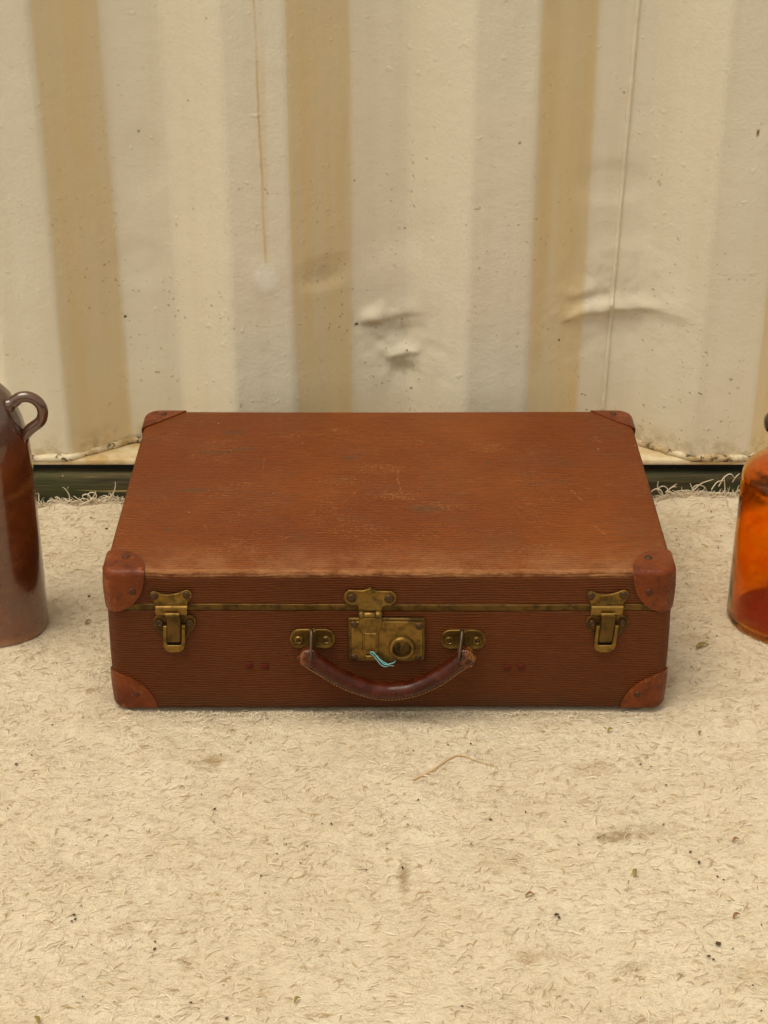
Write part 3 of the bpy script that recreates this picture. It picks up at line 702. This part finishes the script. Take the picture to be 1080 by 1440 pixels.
# --- hardware on the front; outlines measured on the plane of the front face
def fr(px, py, yo=0.):
    x, z = on_plane(px, py, FYW+yo); return (x-CX, z)
def C1(u, v, yo=0.): return fr(380+u/3.176, 800+v/3.176, yo)
def C2(u, v, yo=0.): return fr(130+u/4.32, 750+v/4.32, yo)
FZY = FY - .0002
def arc(f, cx, cy, r, a0, a1, n=10): return [f(cx+r*math.cos(R(a0+(a1-a0)*k/n)), cy+r*math.sin(R(a0+(a1-a0)*k/n))) for k in range(n+1)]
def latch(dx):
    f = lambda u, v: (C2(u, v)[0]+dx, C2(u, v)[1])
    # lower plate with two round ears, narrowing to a tongue
    P = smooth_poly([f(*q) for q in ((372, 505), (405, 492), (445, 500), (535, 500), (585, 490), (625, 505), (634, 545), (612, 585), (580, 612), (566, 650), (567, 690), (530, 712), (470, 712), (436, 690), (434, 650), (424, 612), (388, 585), (364, 545))], 2)
    low = plate('latch_plate', P, FZY, .0016, M_brass_d, case, .0004, .0012)
    for (u, v) in ((409, 541), (592, 541)): x, z = f(u, v); rivet((x, FZY-.0012, z), .0042, .0014, M_rivd, low, ring_=True)
    # U-shaped frame
    P = [f(*q) for q in ((433, 548), (455, 548), (455, 655), (462, 664), (536, 664), (543, 655), (543, 545), (566, 545), (567, 665), (556, 692), (530, 707), (475, 708), (446, 694), (434, 668))]
    plate('latch_frame', P, FZY-.0013, .0042, M_brass, low, .0006)
    P = [f(*q) for q in ((457, 620), (541, 620), (541, 662), (457, 662))]; plate('slot', P, FZY-.0014, .0008, M_black, low, .0001)
    # lever, bowed: narrow lip on top
    V, F, n = [], [], 9
    for k in range(n):
        t = k/(n-1); v = 478+(642-478)*t; yo = -.0060-.0022*math.sin(math.pi*min(1, t*1.1)); wdt = (452, 532) if t < .12 else (457, 538)
        for u in (wdt[0], wdt[0]+5, wdt[1]-5, wdt[1]):
            x, z = f(u, v); e = .0008 if u in wdt else 0; V.append((x, FZY+yo+e, z))
        for u in wdt: x, z = f(u, v); V.append((x, FZY-.0012, z))
    for k in range(n-1):
        a, b = k*6, k*6+6
        for i, j in ((0, 1), (1, 2), (2, 3), (3, 5), (4, 0)): F.append((a+i, a+j, b+j, b+i))
    F += [(0, 1, 2, 3, 5, 4), (n*6-6, n*6-5, n*6-4, n*6-3, n*6-1, n*6-2)]
    lev = mesh('lever', V, F, M_brass_d, low, auto=40)
    x0, z0 = f(448, 468); x1, _ = f(530, 468)
    P3 = [(x0+(x1-x0)*k/6, FZY-.0086, z0+.0003) for k in range(7)]; tube('lever_lip', P3, .0021, M_brass, low, 10)
    # catch plate on the lid
    P = smooth_poly([f(*q) for q in ((352, 352), (382, 345), (425, 366), (475, 368), (530, 355), (572, 335), (602, 348), (606, 380), (585, 405), (575, 430), (577, 452), (388, 452), (386, 430), (372, 405), (350, 385))], 2)
    up = plate('catch_plate', P, FZY-.0006, .0018, M_brass, case, .0004, .0010)
    for (u, v) in ((376, 377), (574, 370)): x, z = f(u, v); rivet((x, FZY-.0018, z), .0046, .0016, M_rivd, up)
    # rolled hook that the lever pulls on
    V, F = [], []; seg = [(428, -.0022), (426, -.0045), (431, -.0062), (442, -.0066), (462, -.0062), (478, -.0055), (487, -.0042), (488, -.0018)]
    for (v, yo) in seg:
        for k in range(13): u = 386+(578-386)*k/12; x, z = f(u+(3 if v > 470 and k == 0 else 0), v); V.append((x, FZY+yo, z))
    F = [tuple(q) for q in grid_faces(len(seg), 13).tolist()]
    F += [tuple(k*13 for k in range(len(seg))), tuple(k*13+12 for k in range(len(seg)))]
    mesh('hook_fold', V, F, M_brass, up, auto=50)
DXR = fr(850.5, 870)[0]-fr(241.5, 870)[0]
latch(0.); latch(DXR)

# centre lock
P = smooth_poly([C1(*q) for q in ((347, 216), (352, 211), (688, 214), (694, 220), (693, 400), (687, 407), (354, 405), (348, 399))], 1)
lock = plate('lock_plate', P, FZY, .0036, M_brass_d, case, .0012, .0016)
P = smooth_poly([C1(*q) for q in ((361, 232), (367, 226), (674, 228), (680, 234), (680, 387), (674, 393), (367, 392), (361, 386))], 1); plate('lock_face', P, FZY-.0016, .0022, M_brass, lock, .0006)
for (u, v) in ((377, 241), (665, 249), (376, 386), (660, 388)): x, z = C1(u, v); rivet((x, FZY-.0036, z), .0040, .0014, M_rivd, lock)
x, z = C1(588, 341); s = .0002339
lathe('key_ring', [(61*s, 0), (60*s, .0035), (56*s, .0050), (49*s, .0054), (43*s, .0046), (41*s, .0022), (41*s, 0)], M_brass, lock, 40, 'y', (x, FZY-.0036, z))
lathe('key_barrel', [(42*s, .0008), (36*s, .0014), (0, .0016)], M_brass_d, lock, 32, 'y', (x, FZY-.0036, z))
xk, zk = C1(574, 329)
K = [(xk+.0021*math.cos(R(a)), zk+.0021*math.sin(R(a))) for a in range(-50, 231, 20)] + [(xk-.0012, zk-.0058), (xk+.0012, zk-.0058)]
plate('keyhole', K, FZY-.0050, .0006, M_black, lock, .0001)
xk, zk = C1(574, 328); rivet((xk, FZY-.0054, zk), .0009, .0010, M_brass, lock, name='key_pin')
# hasp: ogee-topped plate on the lid, hinge knuckle, strap over the lock
P = [C1(*q) for q in ((392, 182), (394, 163), (385, 156), (362, 157), (338, 146), (327, 126), (332, 104), (352, 90), (385, 91), (415, 92), (436, 86), (447, 76), (458, 87), (480, 94), (512, 95), (540, 94), (560, 107), (566, 127), (556, 148), (535, 160), (512, 160), (502, 167), (501, 184))]
hasp = plate('hasp_plate', P, FZY-.0006, .0019, M_brass, case, .0005, .0009)
for (u, v) in ((364, 126), (531, 130)): x, z = C1(u, v); rivet((x, FZY-.0020, z), .0052, .0017, M_rivd, hasp)
for (u0, u1, rr) in ((396, 418, .0040), (419, 470, .0030), (471, 500, .0040)):
    (x0, z0), (x1, _) = C1(u0, 194), C1(u1, 194); tube('hinge_knuckle', [(x0, FZY-.0045, z0), (x0+.0004, FZY-.0045, z0), (x1-.0004, FZY-.0045, z0), (x1, FZY-.0045, z0)], [rr*.85, rr, rr, rr*.85], M_brass, hasp, 14)
P = [C1(*q) for q in ((396, 205), (500, 205), (498, 245), (490, 262), (484, 275), (484, 350), (479, 366), (417, 366), (412, 350), (411, 275), (404, 262), (396, 245))]
strap = plate('hasp_strap', P, FZY-.0034, .0030, M_brass, hasp, .0007)
P = [C1(*q) for q in ((421, 272), (475, 272), (474, 345), (422, 345))]; plate('strap_rib', P, FZY-.0060, .0012, M_brass, hasp, .0007)
P = [C1(*q) for q in ((428, 372), (482, 370), (482, 390), (428, 392))]; plate('hasp_tongue', P, FZY-.0034, .0040, M_brass, hasp, .0008)

# handle plates with wire staples
for (cu, cv) in ((189, 309), (862, 312)):
    P = arc(C1, cu+58, cv, 43, -90, 90) + [C1(cu+20, cv+40), C1(cu, cv+36), C1(cu-20, cv+40)] + arc(C1, cu-58, cv, 43, 90, 270) + [C1(cu-20, cv-43), C1(cu, cv-46), C1(cu+20, cv-43)]
    hp = plate('handle_plate', P, FZY, .0020, M_brass, case, .0005, .0011)
    for k in (-1, 1): x, z = C1(cu+62*k, cv+5); rivet((x, FZY-.0012, z), .0052, .0018, M_brass, hp, ring_=True)
    for k in (-1, 1): x, z = C1(cu+62*k, cv+5); rivet((x, FZY-.0018, z), .0026, .0010, M_rivd, hp)
    P = [C1(cu-16, cv-44), C1(cu+16, cv-44), C1(cu+16, cv+42), C1(cu-16, cv+42)]; plate('staple_seat', P, FZY-.0014, .0034, M_brass_d, hp, .0014)
    lean = -4 if cu < 500 else -18
    pts = [(cu-4, cv-38, -.003), (cu-4, cv-36, -.0085), (cu-5, cv-22, -.013), (cu-5+lean*.3, cv+20, -.0200), (cu-5+lean*.7, cv+75, -.0272), (cu-5+lean, cv+100, -.0275), (cu-5+lean, cv+108, -.0230)]
    P3 = []
    for (u, v, yo) in pts: x, z = C1(u, v, yo); P3.append((x, FY+yo, z))
    tube('staple', catmull(P3, 6), .0017, M_wire, hp, 10)
# red rivets on the front that hold the handle straps inside
for (px, py) in ((350.5, 936), (372.5, 937.5), (713.5, 939), (733, 938)): x, z = fr(px, py); rivet((x, FZY, z), .0042, .0011, M_rivr, case)

# handle: leather grip, swept, with a stitched seam along its lower edge
cl = [(160, 384), (172, 393), (192, 409), (236, 437), (330, 492), (430, 529), (530, 545), (640, 528), (740, 485), (815, 433), (858, 403), (874, 393), (884, 384)]
P3 = []
for (u, v) in cl: 
    yo = -.0190; x, z = C1(u, v, yo); P3.append(Vector((x, FY+yo, z)))
path = catmull(P3, 8); n = len(path); NS = 28
V, F, seam = [], [], []
for i, p in enumerate(path):
    t = i/(n-1); tan = (path[min(i+1, n-1)]-path[max(i-1, 0)]).normalized(); up = Vector((-tan.z, 0, tan.x)); e = min(t, 1-t)
    k = min(1, math.sqrt(max(0., 1-(1-min(1, e/.04))**2))+.04)          # rounded ends
    flat = max(0, 1-e/.12)                                              # ends are flattened flaps, a bit taller
    hu, hd, hyy = (.0086+.0052*flat**1.5)*k, (.0088+.0050*flat**1.5)*k, (.0098-.0034*flat)*k
    wob = .0003*math.sin(t*41)+.0002*math.sin(t*97)
    for j in range(NS):
        a = 2*math.pi*j/NS; c_, s_ = math.cos(a), math.sin(a)
        ry = hyy*(abs(c_)**.85)*(1 if c_ > 0 else -1)*(1.0 if s_ > -.55 else .62)
        rz = hu*s_ if s_ > 0 else hd*s_*(1.0+.22*max(0, -s_-.5)*(1-flat))
        V.append(p + Vector((0, -ry, 0)) + up*(rz+wob))
    seam.append((p, up, hd, hyy, tan))
for i in range(n-1):
    for j in range(NS):
        j2 = (j+1) % NS; F.append((i*NS+j, i*NS+j2, (i+1)*NS+j2, (i+1)*NS+j))
F += [tuple(range(NS)), tuple(range((n-1)*NS, n*NS))]
hd_o = mesh('handle', V, F, M_handle, case, auto=70)
V, F = [], []
for i in range(6, n-6):
    p, up, hd, hyy, tan = seam[i]
    c = p - up*(hd*.90) + Vector((0, -hyy*.56, 0)); 
    v, f = tube_data([c-tan*.0011, c-tan*.0004+Vector((0, -.0004, 0)), c+tan*.0004+Vector((0, -.0004, 0)), c+tan*.0012], .00062, 5)
    o_ = len(V); V += v; F += [tuple(q+o_ for q in g) for g in f]
# stitching round the end flaps
for (cu, cv, a0, a1) in ((174, 396, 60, 300), (870, 398, -120, 120)):
    for a in range(a0, a1+1, 18):
        q0 = C1(cu+36*math.cos(R(a-5)), cv+33*math.sin(R(a-5)), -.0255); q1 = C1(cu+36*math.cos(R(a+5)), cv+33*math.sin(R(a+5)), -.0255)
        v, f = tube_data([(q0[0], FY-.0254, q0[1]), (q1[0], FY-.0254, q1[1])], .0006, 5); o_ = len(V); V += v; F += [tuple(q+o_ for q in g) for g in f]
tag(mesh('stitching', V, F, M_stitch, hd_o, fix=False), kind='stuff')
for (u, v) in ((174, 396), (870, 398)):    # folded leather ends wrapped round the staples
    x, z = C1(u, v, -.019); o = lathe('end_flap', [(0, -.0085), (.0085, -.0080), (.0112, -.0055), (.0120, 0), (.0113, .0045), (.0090, .0068), (.0050, .0076), (0, .0078)], M_handle, hd_o, 36, 'y', (x, FY-.0185, z), auto=None)
    for vv in o.data.vertices:
        k_ = 1+.07*math.sin(3*math.atan2(vv.co.z-z, vv.co.x-x)+u)+.04*math.sin(7*math.atan2(vv.co.z-z, vv.co.x-x)); vv.co.x = x+(vv.co.x-x)*k_; vv.co.z = z+(vv.co.z-z)*k_
for (u, v) in ((183, 416), (846, 415)):
    x, z = C1(u, v, -.0262); lathe('eyelet_hole', [(.0030, -.0004), (.0029, .0003), (0, .0003)], M_black, hd_o, 16, 'y', (x, FY-.0256, z))

# ------------------------------------------------------------------ cyan thread caught on the hasp
M_thr = plain('cyan_thread', (.16, .46, .47), .85, c2=(.25, .58, .58), sc=400)
th = tag(empty('thread', (CX, FYW, 0)), 'short cyan thread scrap hanging from the brass centre lock', 'thread')
for k, pts in enumerate(([(445, 371), (462, 373), (474, 388), (490, 408), (512, 427), (535, 424), (553, 418), (558, 412)], [(446, 378), (461, 386), (476, 406), (494, 427), (514, 437), (534, 431), (552, 434)], [(452, 372), (470, 382), (486, 400), (505, 415), (522, 424)])):
    P3 = []
    for i_, (u, v) in enumerate(pts): yo = -.0082-.0009*i_+.0006*k; x, z = C1(u, v, yo); P3.append((x, yo, z))
    c_ = catmull(P3, 5); tube('thread_strand', c_, [.00062-.0003*abs(i_/len(c_)-.4) for i_ in range(len(c_))], M_thr, th, 6)

# ------------------------------------------------------------------ stoneware bottle on the left
jx, jy = -.442, 1.726+CAMY
jug = tag(empty('stoneware_bottle', (jx, jy, 0)), 'glossy brown glazed stoneware bottle with ear handle, left of the suitcase', 'bottle')
pr = [(0, .0), (.044, .0), (.0482, .0015), (.0500, .005), (.0494, .011), (.0502, .016), (.0505, .06), (.0508, .12), (.0505, .18), (.0502, .222), (.0496, .238), (.0476, .252), (.0442, .268), (.0402, .282), (.0350, .294), (.0280, .303), (.0215, .309), (.0180, .316), (.0172, .332), (.0180, .338), (.0215, .340), (.0225, .346), (.0215, .353), (.0170, .355), (.0125, .353), (.0115, .34), (.0115, .31), (0, .309)]
body = lathe('body', pr, M_glaze, jug, 96, auto=60)
for v in body.data.vertices:               # thrown by hand: faint turning rings
    rr = math.hypot(v.co.x, v.co.y)
    if .02 < v.co.z < .3 and rr > .02:
        k = 1+.006*math.sin(v.co.z*260)+.006*math.sin(2*math.atan2(v.co.y, v.co.x)+v.co.z*9); v.co.x *= k; v.co.y *= k
hp = [(.030, -.008, .2850)]
for a in (140, 112, 84, 56, 28, 0, -28, -52): hp.append((.0535+.0172*math.cos(R(a)), -.008, .2800+.0180*math.sin(R(a))))
hp += [(.0555, -.0075, .2590), (.0492, -.007, .2515), (.0462, -.006, .2430)]
cp = catmull(hp, 6); nn = len(cp)
tube('ear_handle', cp, [.0070-.0010*math.sin(math.pi*i_/nn)+(.0016 if i_ < 5 else 0)-(.0022*max(0, i_/nn-.8)*5) for i_ in range(nn)], M_glaze, jug, 14)

# ------------------------------------------------------------------ amber jar on the right
ax, ay = .4715, 1.745+CAMY
jar = tag(empty('amber_jar', (ax, ay, 0)), 'amber orange glass apothecary jar at the right edge of the carpet', 'jar')
outer = [(0, .0010), (.045, .0008), (.060, .0), (.0645, .0008), (.0670, .0030), (.0675, .007), (.0674, .10), (.0672, .168), (.0664, .178), (.0635, .1855), (.058, .1895), (.048, .193), (.036, .197), (.031, .203), (.0300, .212), (.0305, .219), (.034, .2215), (.0355, .225), (.034, .2285), (.030, .2295)]
outer = [(a_, b_ if b_ < .15 else b_+.009) for (a_, b_) in outer]
inner = [(.0265, .2285), (.0258, .21), (.027, .201), (.032, .1935), (.046, .1885), (.057, .1850), (.0612, .1800), (.0632, .172), (.0637, .10), (.0637, .013), (.0625, .0080), (.058, .0055), (.03, .0060), (0, .0065)]
inner = [(a_, b_ if b_ < .15 else b_+.009) for (a_, b_) in inner]
lathe('glass_body', outer+inner, M_amber, jar, 96, auto=60)
lathe('stopper', [(0, .2205), (.0225, .2205), (.0245, .230), (.0262, .2305), (.0440, .2355), (.0490, .2385), (.0492, .2440), (.046, .2475), (.02, .250), (0, .251)], plain('dark_brown_glass', (.035, .012, .006), .12), jar, 64, auto=60).location.z = .009
# raised label panel on the glass, facing the camera
import itertools
V, F = [], []; a0, a1, z0, z1, w = R(-124), R(-56), .058, .128, .0016
def wrap(a, z, r): return (r*math.cos(a), r*math.sin(a), z)
def strip(pts):
    v, f = tube_data(pts, .0011, 6); o_ = len(V); V.extend(v); F.extend([tuple(q+o_ for q in g) for g in f])
A = np.linspace(a0, a1, 24)
loop = [wrap(a, z0, .0677) for a in A]+[wrap(a1, z, .0677) for z in np.linspace(z0+.004, z1-.004, 8)]+[wrap(a, z1, .0677) for a in A[::-1]]+[wrap(a0, z, .0677) for z in np.linspace(z1-.004, z0+.004, 8)]+[wrap(a0, z0, .0677), wrap(A[1], z0, .0677)]
strip(loop); mesh('moulded_frame', V, F, M_amber, jar)

# ------------------------------------------------------------------ litter on the carpet
def czf(x, y): return float(carpet_z(np.array([x]), np.array([y]))[0])
M_straw = plain('dry_straw', (.52, .33, .14), .8, c2=(.62, .44, .22))
P3 = []
for (px, py) in ((580, 1098), (605, 1083), (632, 1066), (648, 1061), (668, 1068), (700, 1076)): x, y = on_floor(px, py, .003); P3.append((x, y, czf(x, y)+.0016))
tag(tube('dry_stalk', catmull(P3, 5), [.0009-.0006*abs(k/25-.2) for k in range(26)], M_straw), 'thin bent dry stalk lying on the carpet in front of the suitcase', 'stalk')
V, F = [], []
def clod(x, y, r):
    z = czf(x, y)+r*.5+.0012; o_ = len(V); s_ = [random.uniform(.7, 1.3) for _ in range(6)]; st = random.uniform(.6, 1.6); a = random.uniform(0, 3.1)
    ca, sa = math.cos(a), math.sin(a)
    for k, d in enumerate(((1, 0, 0), (-1, 0, 0), (0, 1, 0), (0, -1, 0), (0, 0, 1), (0, 0, -1))):
        u, w = d[0]*r*s_[k]*st, d[1]*r*s_[k]/st; V.append((x+u*ca-w*sa, y+u*sa+w*ca, z+d[2]*r*s_[k]*.7))
    for f in ((0, 2, 4), (2, 1, 4), (1, 3, 4), (3, 0, 4), (2, 0, 5), (1, 2, 5), (3, 1, 5), (0, 3, 5)): F.append(tuple(q+o_ for q in f))
for (px, py, r) in ((23, 1076, .0022), (11, 1136, .0016), (302, 1137, .0021), (283, 1115, .0013), (301, 1155, .0015), (104, 1287, .0020), (106, 1294, .0022), (101, 1296, .0018), (217, 1332, .0024), (218, 1322, .0013), (466, 1160, .0020), (432, 1192, .0016), (367, 1233, .0014), (268, 1406, .0018), (319, 1432, .0022), (783, 1287, .0030), (786, 1291, .0022),
                    (1010, 1327, .0034), (971, 1198, .0020), (983, 1213, .0021), (1009, 1230, .0019), (1018, 1235, .0016), (690, 1150, .0018), (739, 1141, .0016), (937, 1104, .0017), (901, 1072, .0016), (630, 1047, .0016), (662, 1045, .0019), (588, 1126, .0014), (650, 1417, .0018), (795, 1156, .0016), (566, 1219, .0022), (997, 1347, .0022), (1003, 1350, .0018),
                    (166, 664, .001), (128, 730, .0018), (150, 745, .002), (125, 838, .002), (1000, 720, .0016), (1014, 752, .0018), (1010, 768, .0016), (984, 700, .002)):
    x, y = on_floor(px, py, .002)
    if y < .27: clod(x, y, r*.85)
for k in range(900):
    x, y = random.uniform(-.75, .75), random.uniform(-.8, .27)
    if abs(x-CX) < .305 and abs(y-CY) < .208: continue
    clod(x, y, random.choice((.0004, .0005, .0006, .0006, .0008, .0011)))
tag(mesh('dirt_crumbs', V, F, plain('dark_dirt', (.045, .028, .014), .9, c2=(.10, .065, .03), sc=60), fix=False, smooth=False), 'dark specks of dirt scattered over the carpet', kind='stuff')
M_leaf = plain('dry_leaf_green', (.23, .20, .035), .7, c2=(.32, .21, .05)); M_leafb = plain('dry_leaf_brown', (.30, .15, .05), .7, c2=(.2, .1, .04))
leaves = (((988, 908), .3, .016, M_leaf, 'curled olive leaf scrap on carpet between suitcase and amber jar'), ((124, 873), .8, .010, M_leaf, 'small olive leaf scrap on carpet between stoneware bottle and suitcase'), ((418, 1404), .9, .008, M_leaf, 'olive leaf scrap near the bottom edge left of centre'),
          ((51, 1434), -1.1, .010, M_leaf, 'olive leaf scrap in the bottom left corner of the carpet'), ((858, 1030), .7, .008, M_leaf, 'olive leaf scrap just in front of the suitcase right corner'), ((1035, 1180), .5, .008, M_leafb, 'brown leaf scrap near the right edge of the carpet'),
          ((745, 1257), .2, .008, M_leafb, 'short brown leaf scrap on the carpet right of centre'), ((1036, 1288), .6, .009, M_leafb, 'brown leaf scrap at lower right of the carpet'), ((894, 1228), 1.2, .010, M_leaf, 'upright olive leaf sliver beside the dark carpet stain'), ((985, 1028), 1.0, .006, M_leafb, 'tiny reddish leaf scrap right of the suitcase'))
for (pp, a, L, mt, lab) in leaves:
    x, y = on_floor(*pp, .003); z = czf(x, y)+.0026; Vv, Ff = [], []; kk = 8
    for i_ in range(kk):
        t = i_/(kk-1); wv = L*.16*math.sin(math.pi*min(1, .12+t*.88))+.0002; cx_, cy_ = (t-.5)*L, .15*L*math.sin(t*3); zz = .0018*math.sin(math.pi*t)*(.5+t)
        for (s_, dz) in ((-1, .0008), (0, 0), (1, .0008), (1, .0003), (0, -.0005), (-1, .0003)):
            u, w_ = cx_, cy_+s_*wv; Vv.append((u*math.cos(a)-w_*math.sin(a), u*math.sin(a)+w_*math.cos(a), zz+dz))
    for i_ in range(kk-1):
        for j in range(6): j2 = (j+1) % 6; Ff.append((i_*6+j, i_*6+j2, i_*6+6+j2, i_*6+6+j))
    Ff += [tuple(range(6)), tuple(range(kk*6-6, kk*6))]
    o = mesh('leaf_scrap', Vv, Ff, mt); o.location = (x, y, z); tag(o, lab, 'leaf', 'leaf scraps on the carpet')
